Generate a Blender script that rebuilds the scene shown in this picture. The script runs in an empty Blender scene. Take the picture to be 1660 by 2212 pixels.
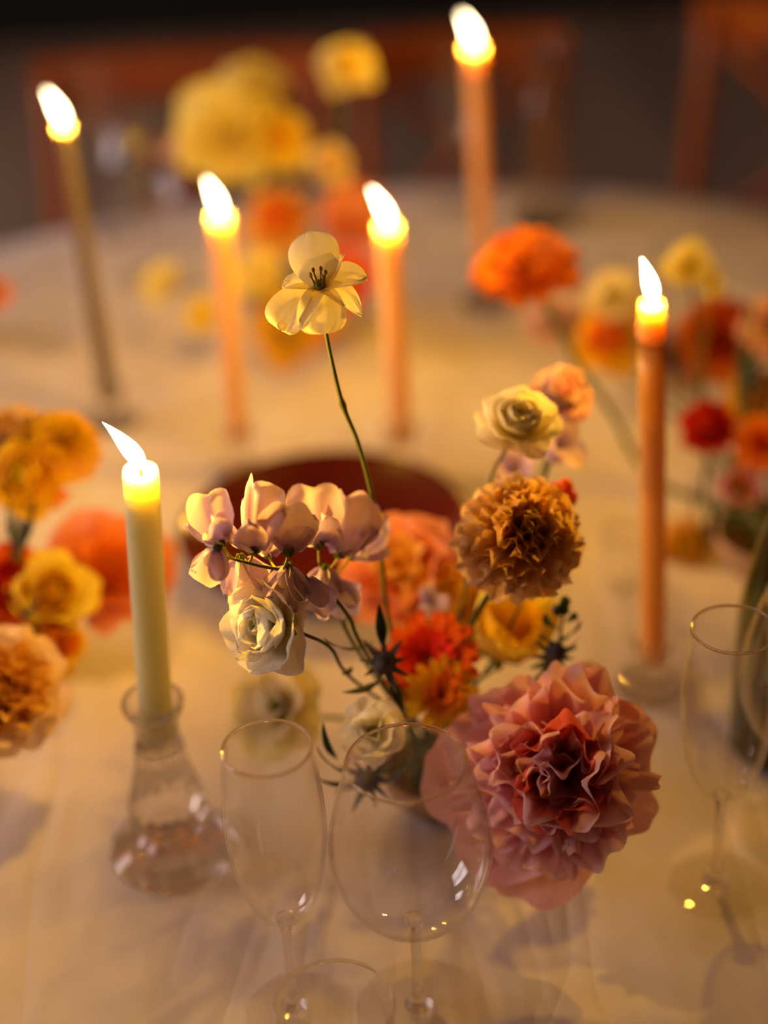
import bpy, math, random
from mathutils import Vector, Matrix, Quaternion
R = math.radians
rnd = random.Random(7)
SC = bpy.context.scene
COL = SC.collection

# ------------------------------------------------------------------ camera
FPX, PITCH, ROLL = 3700.0, R(31.5), R(3.2)
TZ = 0.75                                   # table top height
CAM = Vector((0, 0, TZ + 0.91))
_F = Vector((0, math.cos(PITCH), -math.sin(PITCH)))
_U0 = Vector((0, math.sin(PITCH), math.cos(PITCH)))
_R0 = Vector((1, 0, 0))
_RT = _R0 * math.cos(ROLL) - _U0 * math.sin(ROLL)
_UP = _U0 * math.cos(ROLL) + _R0 * math.sin(ROLL)
cd = bpy.data.cameras.new('camera')
cam = bpy.data.objects.new('camera', cd)
COL.objects.link(cam)
cam.matrix_world = Matrix((( _RT.x, _UP.x, -_F.x, CAM.x), (_RT.y, _UP.y, -_F.y, CAM.y),
                           (_RT.z, _UP.z, -_F.z, CAM.z), (0, 0, 0, 1)))
cd.sensor_fit = 'VERTICAL'
cd.sensor_height = 36
cd.lens = FPX / 2212 * 36
cd.clip_start = 0.05
cd.dof.use_dof = True
cd.dof.focus_distance = 1.115
cd.dof.aperture_fstop = 1.4
SC.camera = cam

# ------------------------------------------------------------------ light and exposure
W = bpy.data.worlds.new('room_air')
SC.world = W
W.use_nodes = True
W.node_tree.nodes['Background'].inputs[0].default_value = (0.95, 0.72, 0.62, 1)
W.node_tree.nodes['Background'].inputs[1].default_value = 0.0
SC.view_settings.view_transform = 'Standard'
SC.view_settings.look = 'None'
SC.view_settings.gamma = 1
SC.view_settings.use_curve_mapping = False
SC.view_settings.exposure = 0.7
CANDLE_W = 1.35                              # each flame's point light, watts
CANDLE_RGB = (1.0, 0.50, 0.04)
WINDOW_E = 5.6                               # daylight seen in the window panes
WINDOW_RGB = (1.0, 0.81, 0.82)
SC.cycles.use_denoising = True
SC.cycles.use_light_tree = False
SC.cycles.use_adaptive_sampling = True
SC.cycles.adaptive_threshold = 0.06
SC.cycles.max_bounces = 8
SC.cycles.diffuse_bounces = 2
SC.cycles.glossy_bounces = 3
SC.cycles.transparent_max_bounces = 20
SC.cycles.transmission_bounces = 8
SC.cycles.sample_clamp_indirect = 8.0
SC.cycles.blur_glossy = 0.5

# ------------------------------------------------------------------ pixel helpers (frame 1660 x 2212)
def ray(px, py):
    return (_F + _RT * ((px - 830) / FPX) + _UP * ((1106 - py) / FPX))
def T(px, py, h=0.0):
    """point h metres above the table top seen at this pixel"""
    d = ray(px, py)
    return CAM + d * ((TZ + h - CAM.z) / d.z)
def PY(px, py, y):
    """point at world y seen at this pixel"""
    d = ray(px, py)
    return CAM + d * (y / d.y)
def PD(px, py, z):
    """point at depth z along the optical axis"""
    return CAM + ray(px, py) * z
def depth(p):
    return (p - CAM).dot(_F)
def mpp(p):
    return depth(p) / FPX

# ------------------------------------------------------------------ materials
def newmat(name):
    m = bpy.data.materials.new(name)
    m.use_nodes = True
    nt = m.node_tree
    for n in list(nt.nodes):
        nt.nodes.remove(n)
    out = nt.nodes.new('ShaderNodeOutputMaterial')
    return m, nt, out
def N(nt, t, **kw):
    n = nt.nodes.new(t)
    for k, v in kw.items():
        setattr(n, k, v)
    return n
def rgba(c):
    return (c[0], c[1], c[2], 1)
def srgb(r, g, b):
    f = lambda v: ((v / 255 + 0.055) / 1.055) ** 2.4 if v > 10 else v / 255 / 12.92
    return (f(r), f(g), f(b))

def petal_mat(name, base, tip, trans=0.42, edge=None, rough=0.6):
    """petal colour runs from the claw (base) to the lip (tip); light passes through it"""
    m, nt, out = newmat(name)
    uv = N(nt, 'ShaderNodeUVMap')
    sep = N(nt, 'ShaderNodeSeparateXYZ')
    nt.links.new(uv.outputs[0], sep.inputs[0])
    ramp = N(nt, 'ShaderNodeValToRGB')
    el = ramp.color_ramp.elements
    el[0].position, el[0].color = 0.05, rgba(base)
    el[1].position, el[1].color = 0.75, rgba(tip)
    if edge:
        e = el.new(0.97)
        e.color = rgba(edge)
    nt.links.new(sep.outputs[1], ramp.inputs[0])
    # fine veins and blotches
    tc = N(nt, 'ShaderNodeTexNoise')
    tc.inputs['Scale'].default_value = 9
    mp = N(nt, 'ShaderNodeMapping')
    mp.inputs['Scale'].default_value = (5, 0.7, 1)
    nt.links.new(uv.outputs[0], mp.inputs[0])
    nt.links.new(mp.outputs[0], tc.inputs['Vector'])
    mix = N(nt, 'ShaderNodeMix', data_type='RGBA', blend_type='MULTIPLY')
    mix.inputs[0].default_value = 0.12
    nt.links.new(ramp.outputs[0], mix.inputs[6])
    nt.links.new(tc.outputs[0], mix.inputs[7])
    p = N(nt, 'ShaderNodeBsdfPrincipled')
    p.inputs['Roughness'].default_value = rough
    p.inputs['Specular IOR Level'].default_value = 0.25
    nt.links.new(mix.outputs[2], p.inputs['Base Color'])
    t = N(nt, 'ShaderNodeBsdfTranslucent')
    nt.links.new(mix.outputs[2], t.inputs[0])
    ms = N(nt, 'ShaderNodeMixShader')
    ms.inputs[0].default_value = trans
    nt.links.new(p.outputs[0], ms.inputs[1])
    nt.links.new(t.outputs[0], ms.inputs[2])
    bp = N(nt, 'ShaderNodeBump')
    bp.inputs['Strength'].default_value = 0.25
    bp.inputs['Distance'].default_value = 0.001
    nt.links.new(tc.outputs[0], bp.inputs['Height'])
    nt.links.new(bp.outputs[0], p.inputs['Normal'])
    nt.links.new(ms.outputs[0], out.inputs[0])
    return m

def solid_mat(name, c, rough=0.5, spec=0.5, noise=0.0, nscale=20, metal=0.0, coat=0.0, bump=0.0, stretch=None):
    m, nt, out = newmat(name)
    p = N(nt, 'ShaderNodeBsdfPrincipled')
    p.inputs['Roughness'].default_value = rough
    p.inputs['Specular IOR Level'].default_value = spec
    p.inputs['Metallic'].default_value = metal
    p.inputs['Coat Weight'].default_value = coat
    p.inputs['Base Color'].default_value = rgba(c)
    if noise or bump:
        tc = N(nt, 'ShaderNodeTexCoord')
        mp = N(nt, 'ShaderNodeMapping')
        mp.inputs['Scale'].default_value = stretch or (1, 1, 1)
        nz = N(nt, 'ShaderNodeTexNoise')
        nz.inputs['Scale'].default_value = nscale
        nz.inputs['Detail'].default_value = 5
        nt.links.new(tc.outputs['Object'], mp.inputs[0])
        nt.links.new(mp.outputs[0], nz.inputs['Vector'])
        if noise:
            rp = N(nt, 'ShaderNodeValToRGB')
            rp.color_ramp.elements[0].position = 0.3
            rp.color_ramp.elements[1].position = 0.7
            rp.color_ramp.elements[0].color = rgba([v * (1 - noise) for v in c])
            rp.color_ramp.elements[1].color = rgba([min(1, v * (1 + noise)) for v in c])
            nt.links.new(nz.outputs[0], rp.inputs[0])
            nt.links.new(rp.outputs[0], p.inputs['Base Color'])
        if bump:
            b = N(nt, 'ShaderNodeBump')
            b.inputs['Strength'].default_value = bump
            b.inputs['Distance'].default_value = 0.003
            nt.links.new(nz.outputs[0], b.inputs['Height'])
            nt.links.new(b.outputs[0], p.inputs['Normal'])
    nt.links.new(p.outputs[0], out.inputs[0])
    return m

def thin_glass(name, tint=(0.985, 0.985, 0.98), f0=0.045, rough=0.0, power=5.0):
    """thin blown glass: passes light straight, mirrors by Fresnel (Schlick)"""
    m, nt, out = newmat(name)
    lw = N(nt, 'ShaderNodeLayerWeight')
    lw.inputs[0].default_value = 0.5
    pw = N(nt, 'ShaderNodeMath', operation='POWER')
    pw.inputs[1].default_value = power
    nt.links.new(lw.outputs['Facing'], pw.inputs[0])
    ma = N(nt, 'ShaderNodeMath', operation='MULTIPLY_ADD')
    ma.inputs[1].default_value = 1 - f0
    ma.inputs[2].default_value = f0
    nt.links.new(pw.outputs[0], ma.inputs[0])
    tr = N(nt, 'ShaderNodeBsdfTransparent')
    tr.inputs[0].default_value = rgba(tint)
    gl = N(nt, 'ShaderNodeBsdfGlossy')
    gl.inputs['Roughness'].default_value = rough
    gl.inputs['Color'].default_value = (0.95, 0.95, 0.95, 1)
    ms = N(nt, 'ShaderNodeMixShader')
    nt.links.new(ma.outputs[0], ms.inputs[0])
    nt.links.new(tr.outputs[0], ms.inputs[1])
    nt.links.new(gl.outputs[0], ms.inputs[2])
    nt.links.new(ms.outputs[0], out.inputs[0])
    return m

def solid_glass(name, c=(1, 1, 1), clear=0.3):
    """thick cast glass: refracts, with part of the light going straight through"""
    m, nt, out = newmat(name)
    g = N(nt, 'ShaderNodeBsdfGlass')
    g.inputs['Color'].default_value = rgba(c)
    g.inputs['Roughness'].default_value = 0.0
    g.inputs['IOR'].default_value = 1.48
    tr = N(nt, 'ShaderNodeBsdfTransparent')
    tr.inputs[0].default_value = rgba(c)
    ms = N(nt, 'ShaderNodeMixShader')
    ms.inputs[0].default_value = clear
    nt.links.new(g.outputs[0], ms.inputs[1])
    nt.links.new(tr.outputs[0], ms.inputs[2])
    nt.links.new(ms.outputs[0], out.inputs[0])
    return m

def wax_mat(name, c, sss=0.02):
    m, nt, out = newmat(name)
    p = N(nt, 'ShaderNodeBsdfPrincipled')
    p.inputs['Base Color'].default_value = rgba(c)
    p.inputs['Roughness'].default_value = 0.42
    p.inputs['Subsurface Weight'].default_value = 1.0
    p.inputs['Subsurface Radius'].default_value = (1.0, 0.85, 0.5)
    p.inputs['Subsurface Scale'].default_value = sss
    nt.links.new(p.outputs[0], out.inputs[0])
    return m

def flame_mat():
    m, nt, out = newmat('flame')
    e = N(nt, 'ShaderNodeEmission')
    e.inputs[0].default_value = (1.0, 0.76, 0.42, 1)
    e.inputs[1].default_value = 9
    tr = N(nt, 'ShaderNodeBsdfTransparent')
    ad = N(nt, 'ShaderNodeAddShader')
    nt.links.new(e.outputs[0], ad.inputs[0])
    nt.links.new(tr.outputs[0], ad.inputs[1])
    nt.links.new(ad.outputs[0], out.inputs[0])
    m.cycles.emission_sampling = 'NONE'
    return m

def cloth_mat():
    m, nt, out = newmat('tablecloth_linen')
    tc = N(nt, 'ShaderNodeTexCoord')
    p = N(nt, 'ShaderNodeBsdfPrincipled')
    p.inputs['Roughness'].default_value = 0.85
    p.inputs['Specular IOR Level'].default_value = 0.15
    p.inputs['Sheen Weight'].default_value = 0.1
    nz = N(nt, 'ShaderNodeTexNoise')
    nz.inputs['Scale'].default_value = 14
    nz.inputs['Detail'].default_value = 3
    nt.links.new(tc.outputs['Object'], nz.inputs['Vector'])
    rp = N(nt, 'ShaderNodeValToRGB')
    rp.color_ramp.elements[0].position = 0.3
    rp.color_ramp.elements[1].position = 0.7
    rp.color_ramp.elements[0].color = (0.72, 0.64, 0.585, 1)
    rp.color_ramp.elements[1].color = (0.82, 0.74, 0.68, 1)
    nt.links.new(nz.outputs[0], rp.inputs[0])
    nt.links.new(rp.outputs[0], p.inputs['Base Color'])
    # long soft creases in two directions plus weave
    def creases(rot, scale, sharp):
        mp = N(nt, 'ShaderNodeMapping')
        mp.inputs['Rotation'].default_value = (0, 0, rot)
        mp.inputs['Scale'].default_value = (1, 0.18, 1)
        n2 = N(nt, 'ShaderNodeTexNoise')
        n2.inputs['Scale'].default_value = scale
        n2.inputs['Detail'].default_value = 2
        n2.inputs['Distortion'].default_value = 0.6
        nt.links.new(tc.outputs['Object'], mp.inputs[0])
        nt.links.new(mp.outputs[0], n2.inputs['Vector'])
        a = N(nt, 'ShaderNodeMath', operation='SUBTRACT')
        a.inputs[1].default_value = 0.5
        nt.links.new(n2.outputs[0], a.inputs[0])
        b = N(nt, 'ShaderNodeMath', operation='ABSOLUTE')
        nt.links.new(a.outputs[0], b.inputs[0])
        c = N(nt, 'ShaderNodeMath', operation='POWER')
        c.inputs[1].default_value = sharp
        nt.links.new(b.outputs[0], c.inputs[0])
        return c
    c1 = creases(R(18), 7, 0.6)
    c2 = creases(R(-40), 9, 0.7)
    ad = N(nt, 'ShaderNodeMath', operation='ADD')
    nt.links.new(c1.outputs[0], ad.inputs[0])
    nt.links.new(c2.outputs[0], ad.inputs[1])
    b1 = N(nt, 'ShaderNodeBump')
    b1.inputs['Strength'].default_value = 0.6
    b1.inputs['Distance'].default_value = 0.006
    nt.links.new(ad.outputs[0], b1.inputs['Height'])
    nt.links.new(b1.outputs[0], p.inputs['Normal'])
    nt.links.new(p.outputs[0], out.inputs[0])
    return m

def emit_mat(name, c, s):
    m, nt, out = newmat(name)
    e = N(nt, 'ShaderNodeEmission')
    e.inputs[0].default_value = rgba(c)
    e.inputs[1].default_value = s
    nt.links.new(e.outputs[0], out.inputs[0])
    return m

M = {}
M['cloth'] = cloth_mat()
M['flame'] = flame_mat()
M['glass'] = thin_glass('blown_glass', (0.997, 0.997, 0.995), 0.04)
M['rimglass'] = solid_glass('rim_glass', (1, 0.97, 0.9), 0.1)
M['footglass'] = thin_glass('foot_glass', (0.997, 0.997, 0.99), 0.04)
M['stemglass'] = solid_glass('stem_glass', (1, 0.99, 0.97), 0.45)
M['crystal'] = solid_glass('cut_crystal', (1, 0.99, 0.97), 0.3)
M['bottle'] = thin_glass('green_bottle_glass', (0.50, 0.55, 0.30), 0.05)
M['wick'] = solid_mat('wick_char', (0.02, 0.015, 0.01), 0.9)
M['wood'] = solid_mat('chair_wood', srgb(172, 86, 24), 0.38, 0.5, 0.25, 6, stretch=(1, 1, 0.12))
M['floor'] = solid_mat('floor_boards', srgb(156, 132, 108), 0.6, 0.3, 0.2, 3, stretch=(1, 0.1, 1))
M['wall'] = solid_mat('dark_wall_paint', srgb(32, 31, 26), 0.8, 0.2, 0.1, 5)
M['wallside'] = solid_mat('plaster', srgb(134, 100, 76), 0.85, 0.2, 0.08, 5)
M['ceil'] = solid_mat('ceiling_plaster', srgb(156, 122, 96), 0.9, 0.2, 0.05, 5)
M['frame'] = solid_mat('window_paint', srgb(200, 195, 185), 0.5)
M['pane'] = emit_mat('daylight_pane', WINDOW_RGB, WINDOW_E)
M['dish'] = solid_mat('oxblood_glaze', (0.085, 0.006, 0.002), 0.15, 0.4, 0.2, 12)
M['bowl'] = solid_mat('stoneware', srgb(176, 140, 112), 0.5, 0.4, 0.12, 30, bump=0.1)
M['kenzan'] = solid_mat('dull_brass', (0.25, 0.17, 0.06), 0.4, metal=1.0)
M['stem'] = solid_mat('stem_green', srgb(96, 104, 38), 0.5, 0.3, 0.2, 60)
M['stemdark'] = solid_mat('stem_dark_green', srgb(56, 70, 34), 0.5, 0.3, 0.2, 60)
M['stemlime'] = solid_mat('stem_lime', srgb(160, 158, 46), 0.5, 0.3, 0.15, 60)
M['leaf'] = petal_mat('leaf_green', srgb(44, 62, 30), srgb(58, 82, 40), 0.2)
M['leafdark'] = petal_mat('leaf_dark', srgb(30, 40, 26), srgb(42, 56, 36), 0.15)
M['calyx'] = petal_mat('calyx_green', srgb(120, 130, 48), srgb(140, 146, 60), 0.25)
M['thistle'] = solid_mat('thistle_grey', srgb(88, 84, 92), 0.75, 0.2, 0.35, 120)
M['bract'] = petal_mat('thistle_bract', srgb(84, 90, 84), srgb(112, 112, 116), 0.15)
M['stamen'] = solid_mat('stamen_green', srgb(150, 140, 20), 0.5)
M['anther'] = solid_mat('anther_brown', srgb(196, 156, 40), 0.7)
M['olivecentre'] = solid_mat('lisianthus_eye', srgb(128, 132, 30), 0.5, 0.3, 0.3, 90)
M['darkdisc'] = solid_mat('gerbera_eye', srgb(92, 22, 6), 0.8, 0.2, 0.4, 150)
def pm(k, b, t, tr=0.38, edge=None):
    M[k] = petal_mat('petal_' + k, srgb(*b), srgb(*t), tr, srgb(*edge) if edge else None)
pm('white', (248, 240, 196), (254, 248, 228), 0.54)
pm('cream', (246, 230, 140), (255, 244, 204), 0.54)
pm('greenwhite', (196, 204, 110), (240, 236, 206), 0.54)
pm('lilac', (196, 164, 214), (232, 200, 216), 0.4, (240, 212, 214))
pm('violet', (168, 150, 220), (206, 182, 224), 0.4)
pm('mauve', (206, 164, 190), (232, 198, 196), 0.4)
pm('peach', (255, 184, 100), (255, 226, 168), 0.5, (255, 222, 176))
pm('apricot', (255, 170, 50), (255, 206, 110), 0.5)
pm('orange', (248, 112, 16), (255, 152, 44), 0.42)
pm('deeporange', (196, 52, 8), (240, 104, 20), 0.38)
pm('coral', (248, 112, 48), (255, 164, 120), 0.42, (252, 176, 146))
pm('red', (190, 14, 6), (226, 44, 16), 0.3)
pm('yellow', (252, 206, 36), (255, 234, 96), 0.42)
pm('lemon', (255, 222, 90), (255, 244, 166), 0.54)
pm('gold', (250, 172, 10), (255, 208, 44), 0.42)
pm('pink', (232, 70, 64), (255, 180, 184), 0.5, (255, 212, 216))
pm('blush', (250, 160, 146), (255, 196, 186), 0.42)
pm('redpink', (214, 34, 22), (246, 120, 100), 0.46)
for k, c in (('wax_green', (196, 196, 150)), ('wax_pink', (238, 178, 134)), ('wax_rose', (230, 162, 128)),
             ('wax_orange', (214, 152, 82)), ('wax_grey', (104, 92, 84)), ('wax_white', (232, 200, 150))):
    M[k] = wax_mat(k, srgb(*c), 0.055)

# ------------------------------------------------------------------ object helpers
def mesh(name, v, f, mat, smooth=True, uv=None):
    me = bpy.data.meshes.new(name)
    me.from_pydata([tuple(p) for p in v], [], f)
    if uv:
        l = me.uv_layers.new(name='UVMap')
        for i, lp in enumerate(me.loops):
            l.data[i].uv = uv[lp.vertex_index]
    if smooth:
        for p in me.polygons:
            p.use_smooth = True
    if mat:
        me.materials.append(mat)
    return me
def obj(name, me, parent=None, mw=None):
    o = bpy.data.objects.new(name, me)
    COL.objects.link(o)
    if parent:
        o.parent = parent
    if mw is not None:
        o.matrix_local = mw
    return o
def tag(o, label, cat, group=None):
    o['label'] = label
    o['category'] = cat
    if group:
        o['group'] = group
    return o
def thing(name, label, cat, loc, group=None, rz=0.0):
    o = bpy.data.objects.new(name, None)
    o.empty_display_size = 0.03
    COL.objects.link(o)
    o.location = loc
    o.rotation_euler = (0, 0, rz)
    return tag(o, label, cat, group)
def structure(o):
    o['kind'] = 'structure'
    return o

def box(x0, x1, y0, y1, z0, z1):
    v = [(x, y, z) for z in (z0, z1) for y in (y0, y1) for x in (x0, x1)]
    f = [(0, 2, 3, 1), (4, 5, 7, 6), (0, 1, 5, 4), (2, 6, 7, 3), (0, 4, 6, 2), (1, 3, 7, 5)]
    return v, f
def lathe(prof, n=48, ripple=None):
    v, f = [], []
    for i, (r, z) in enumerate(prof):
        for k in range(n):
            a = 2 * math.pi * k / n
            rr = max(r, 1e-5) * (1 + (ripple(i, k) if ripple else 0))
            v.append((rr * math.cos(a), rr * math.sin(a), z))
    for i in range(len(prof) - 1):
        for k in range(n):
            k2 = (k + 1) % n
            f.append((i * n + k, i * n + k2, (i + 1) * n + k2, (i + 1) * n + k))
    return v, f
def spline(pts, per=6):
    """Catmull-Rom through points"""
    P = [Vector(p) for p in pts]
    if len(P) == 2:
        P = [P[0], P[0].lerp(P[1], 0.5), P[1]]
    Q = [P[0] * 2 - P[1]] + P + [P[-1] * 2 - P[-2]]
    out = []
    for i in range(1, len(Q) - 2):
        a, b, c, d = Q[i - 1], Q[i], Q[i + 1], Q[i + 2]
        for k in range(per):
            t = k / per
            out.append(0.5 * ((2 * b) + (c - a) * t + (2 * a - 5 * b + 4 * c - d) * t * t + (3 * b - a - 3 * c + d) * t ** 3))
    out.append(P[-1])
    return out
def tube(pts, r0, r1=None, n=7, per=6, knob=None):
    path = spline(pts, per)
    r1 = r0 if r1 is None else r1
    v, f = [], []
    prev = None
    for i, p in enumerate(path):
        t = (path[min(i + 1, len(path) - 1)] - path[max(i - 1, 0)]).normalized()
        if prev is None:
            a = t.orthogonal().normalized()
        else:
            a = (prev - t * prev.dot(t)).normalized()
        prev = a
        b = t.cross(a)
        u = i / (len(path) - 1)
        r = r0 + (r1 - r0) * u
        if knob:
            r *= 1 + 0.7 * sum(math.exp(-((u - kk) / 0.012) ** 2) for kk in knob)
        for k in range(n):
            an = 2 * math.pi * k / n
            v.append(p + (a * math.cos(an) + b * math.sin(an)) * r)
    for i in range(len(path) - 1):
        for k in range(n):
            k2 = (k + 1) % n
            f.append((i * n + k, i * n + k2, (i + 1) * n + k2, (i + 1) * n + k))
    f.append(tuple(range(n))[::-1])
    f.append(tuple(range(len(v) - n, len(v))))
    return v, f

# ================================================================== the room
def room():
    X0, X1, Y0, Y1, H = -3.6, 3.8, -3.4, 5.9, 3.0
    structure(obj('floor', mesh('floor', *box(X0, X1, Y0, Y1, -0.1, 0), M['floor'], False)))
    structure(obj('ceiling', mesh('ceiling', *box(X0, X1, Y0, Y1, H, H + 0.1), M['ceil'], False)))
    structure(obj('wall_far', mesh('wall_far', *box(X0, X1, Y1, Y1 + 0.1, 0, H), M['wall'], False)))
    structure(obj('wall_near', mesh('wall_near', *box(X0, X1, Y0 - 0.1, Y0, 0, H), M['wallside'], False)))
    z0, z1 = 0.9, 2.6
    k = np_ = 0
    for side, X, out, wins in (('left', X0, -1, [(0.5, 1.8), (2.6, 3.9)]), ('right', X1, 1, [])):
        wl = structure(obj('wall_' + side, None))
        def slab(nm, d0, d1, ya, yb, za, zb, mat, par):     # d0..d1: depth into the wall, outwards
            xs = sorted((X + out * d0, X + out * d1))
            obj(nm, mesh(nm, *box(xs[0], xs[1], ya, yb, za, zb), M[mat], False), par)
        ys = [Y0] + [y for w in wins for y in w] + [Y1]
        for i in range(0, len(ys), 2):
            slab('wall_panel', 0, .1, ys[i], ys[i + 1], 0, H, 'wallside', wl)
        for a, b in wins:
            slab('wall_panel', 0, .1, a, b, 0, z0, 'wallside', wl)
            slab('wall_panel', 0, .1, a, b, z1, H, 'wallside', wl)
            k += 1
            w = structure(obj('window_left_%s_offscreen' % ('near', 'far')[k - 1], None))
            ym, zm = (a + b) / 2, (z0 + z1) / 2
            for q in (a, b - 0.05, ym - 0.025):
                slab('window_frame', .01, .08, q, q + 0.05, z0, z1, 'frame', w)
            for q in (z0, z1 - 0.05, zm - 0.025):
                slab('window_frame', .012, .078, a, b, q, q + 0.05, 'frame', w)
            for ya, yb in ((a + 0.05, ym - 0.025), (ym + 0.025, b - 0.05)):
                for za, zb in ((z0 + 0.05, zm - 0.025), (zm + 0.025, z1 - 0.05)):
                    np_ += 1
                    obj('pane_%d_offscreen' % np_, mesh('pane', [(X + out * .047, ya, za), (X + out * .047, yb, za), (X + out * .047, yb, zb), (X + out * .047, ya, zb)], [(0, 1, 2, 3)], M['pane'], False), w)
room()

# ================================================================== table and cloth
TC = Vector((0.0, 1.40, 0))
TR = 1.0
def table():
    t = thing('round_table', 'round dining table standing under the pale tablecloth', 'table', (TC.x, TC.y, 0))
    v, f = lathe([(0, TZ - 0.035), (TR - 0.012, TZ - 0.035), (TR - 0.008, TZ - 0.02), (TR - 0.012, TZ - 0.004), (0, TZ - 0.004)], 64)
    obj('tabletop', mesh('tabletop', v, f, M['wood'], False), t)
    v, f = lathe([(0.32, 0), (0.32, 0.02), (0.08, 0.06), (0.05, 0.12), (0.05, 0.62), (0.2, TZ - 0.035)], 32)
    obj('pedestal', mesh('pedestal', v, f, M['wood']), t)
    # cloth: flat top, rolled edge, short hanging folds
    n = 160
    prof = [(0.0, 0)] + [(TR * i / 14, 0) for i in range(1, 14)] + [(TR, -0.002), (TR + 0.008, -0.01), (TR + 0.012, -0.03), (TR + 0.016, -0.08), (TR + 0.022, -0.15), (TR + 0.026, -0.21)]
    v, f = [], []
    for i, (r, z) in enumerate(prof):
        for k in range(n):
            a = 2 * math.pi * k / n
            drop = max(0, -z - 0.02) / 0.19
            rr = r + drop * 0.022 * math.sin(a * 23 + 0.7 * math.sin(a * 5)) + drop * 0.01 * math.sin(a * 11)
            v.append((rr * math.cos(a), rr * math.sin(a), z))
    for i in range(len(prof) - 1):
        for k in range(n):
            k2 = (k + 1) % n
            f.append((i * n + k, i * n + k2, (i + 1) * n + k2, (i + 1) * n + k))
    o = obj('tablecloth', mesh('tablecloth', v, f, M['cloth']))
    o.location = (TC.x, TC.y, TZ)
    tag(o, 'pale linen tablecloth with soft creases covering the round table', 'tablecloth')
table()

# ================================================================== chairs
def chair(label, cx, cy, face, wd=0.44, top=0.89):
    """cross-back chair; (cx, cy) middle of its back at floor, front towards angle face"""
    t = thing('crossback_chair', label, 'chair', (cx, cy, 0), 'crossback chairs around the table', face)
    w = wd / 2
    def part(nm, pts, r, n=8, fl=1.0):
        v, f = tube(pts, r, n=n, per=4)
        obj(nm, mesh(nm, v, f, M['wood']), t)
    v, f = box(-w - 0.005, w + 0.005, 0.03, 0.43, 0.44, 0.465)
    obj('seat', mesh('seat', v, f, M['wood'], False), t)
    for s in (-1, 1):
        part('back_post', [(s * w, 0.0, 0.465), (s * w, -0.015, 0.65), (s * w * 0.98, -0.05, top - 0.02)], 0.017)
        part('leg', [(s * w, 0.02, 0.44), (s * w, 0.01, 0.2), (s * w, -0.03, 0.0)], 0.017)
        part('leg', [(s * (w - 0.01), 0.4, 0.44), (s * (w - 0.01), 0.41, 0.0)], 0.017)
    part('stretcher', [(-w, 0.40, 0.2), (0, 0.40, 0.2), (w, 0.40, 0.2)], 0.01)
    # curved top rail, wide and flat
    v, f = [], []
    m = 12
    for i in range(m + 1):
        s = -1 + 2 * i / m
        y = -0.055 - 0.03 * (1 - s * s)
        for dy, dz in ((-0.011, -0.042), (0.011, -0.042), (0.011, 0.036), (-0.011, 0.036)):
            v.append((s * (w + 0.02), y + dy, top - 0.03 + dz))
    for i in range(m):
        for k in range(4):
            k2 = (k + 1) % 4
            f.append((i * 4 + k, i * 4 + k2, (i + 1) * 4 + k2, (i + 1) * 4 + k))
    f += [(3, 2, 1, 0), (m * 4, m * 4 + 1, m * 4 + 2, m * 4 + 3)]
    obj('top_rail', mesh('top_rail', v, f, M['wood'], False), t)
    for s in (-1, 1):
        part('cross_brace', [(s * w * 0.95, -0.02, 0.48), (0, -0.055 + 0.006 * s, 0.66), (-s * w * 0.9, -0.055, top - 0.06)], 0.011)
    return t
# face: local +y is the seat side
chair('brown crossback chair standing behind the large yellow peony', -0.285, 2.67, math.pi, 0.44, 0.862)
chair('brown crossback chair standing behind the tallest pink candle', 0.165, 2.76, math.pi, 0.32, 0.842)
chair('brown crossback chair with a diagonal brace beyond the glass carafe', 0.745, 2.665, math.pi - 0.52, 0.44, 0.88)

# ================================================================== glassware
def dbl(outer, th):
    """close an outer bowl profile (bottom to rim) with an inner wall"""
    inner = []
    for i, (r, z) in enumerate(outer):
        if i == 0:
            inner.append((0.0, z + th * 2.2))
        else:
            inner.append((max(0.0, r - th), z + (th * 1.6 if i < 3 else 0)))
    rim = outer[-1]
    top = [(rim[0] - th * 0.15, rim[1] + th * 0.5), (rim[0] - th * 0.85, rim[1] + th * 0.5)]
    return list(outer) + top + inner[::-1]
def smooth_prof(pts, per=5):
    return [(p.x, p.y) for p in spline([(a, b, 0) for a, b in pts], per)]
def stemware(name, label, base, bowl, stem_r, foot_r, z_bowl, group):
    t = thing(name, label, 'glass', base, group)
    b = smooth_prof(bowl, 6)
    v, f = lathe(dbl(b, 0.0015), 64)
    obj('bowl', mesh('bowl', v, f, M['glass']), t)
    rr, rz = bowl[-1][0] - 0.0007, bowl[-1][1] + 0.0006
    v, f = lathe([(rr + 0.0011 * math.cos(q * math.pi / 4), rz + 0.0011 * math.sin(q * math.pi / 4)) for q in range(9)], 72)
    obj('rim', mesh('rim', v, f, M['rimglass']), t)
    st = smooth_prof([(stem_r * 2.6, 0.0055), (stem_r * 1.3, 0.014), (stem_r, 0.03), (stem_r * 0.95, z_bowl * 0.6), (stem_r * 1.1, z_bowl - 0.012), (stem_r * 1.9, z_bowl - 0.0002)], 5)
    v, f = lathe([(0, 0.0055)] + st + [(0, z_bowl - 0.0002)], 24)
    obj('stem', mesh('stem', v, f, M['stemglass']), t)
    v, f = lathe([(0, 0.0004), (foot_r * .5, 0.0004), (foot_r - 0.003, 0.0004), (foot_r - 0.0008, 0.0006), (foot_r, 0.0014), (foot_r - 0.0008, 0.0023), (foot_r - 0.003, 0.0027), (foot_r * .75, 0.0033), (foot_r * 0.5, 0.0042), (foot_r * .3, 0.0052), (0.006, 0.0062), (0, 0.0064)], 64)
    obj('foot', mesh('foot', v, f, M['footglass']), t)
    return t
FL = [(0.0005, 0.088), (0.010, 0.0895), (0.018, 0.098), (0.0265, 0.118), (0.0322, 0.150), (0.0333, 0.172), (0.0318, 0.20), (0.0285, 0.232)]
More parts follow.
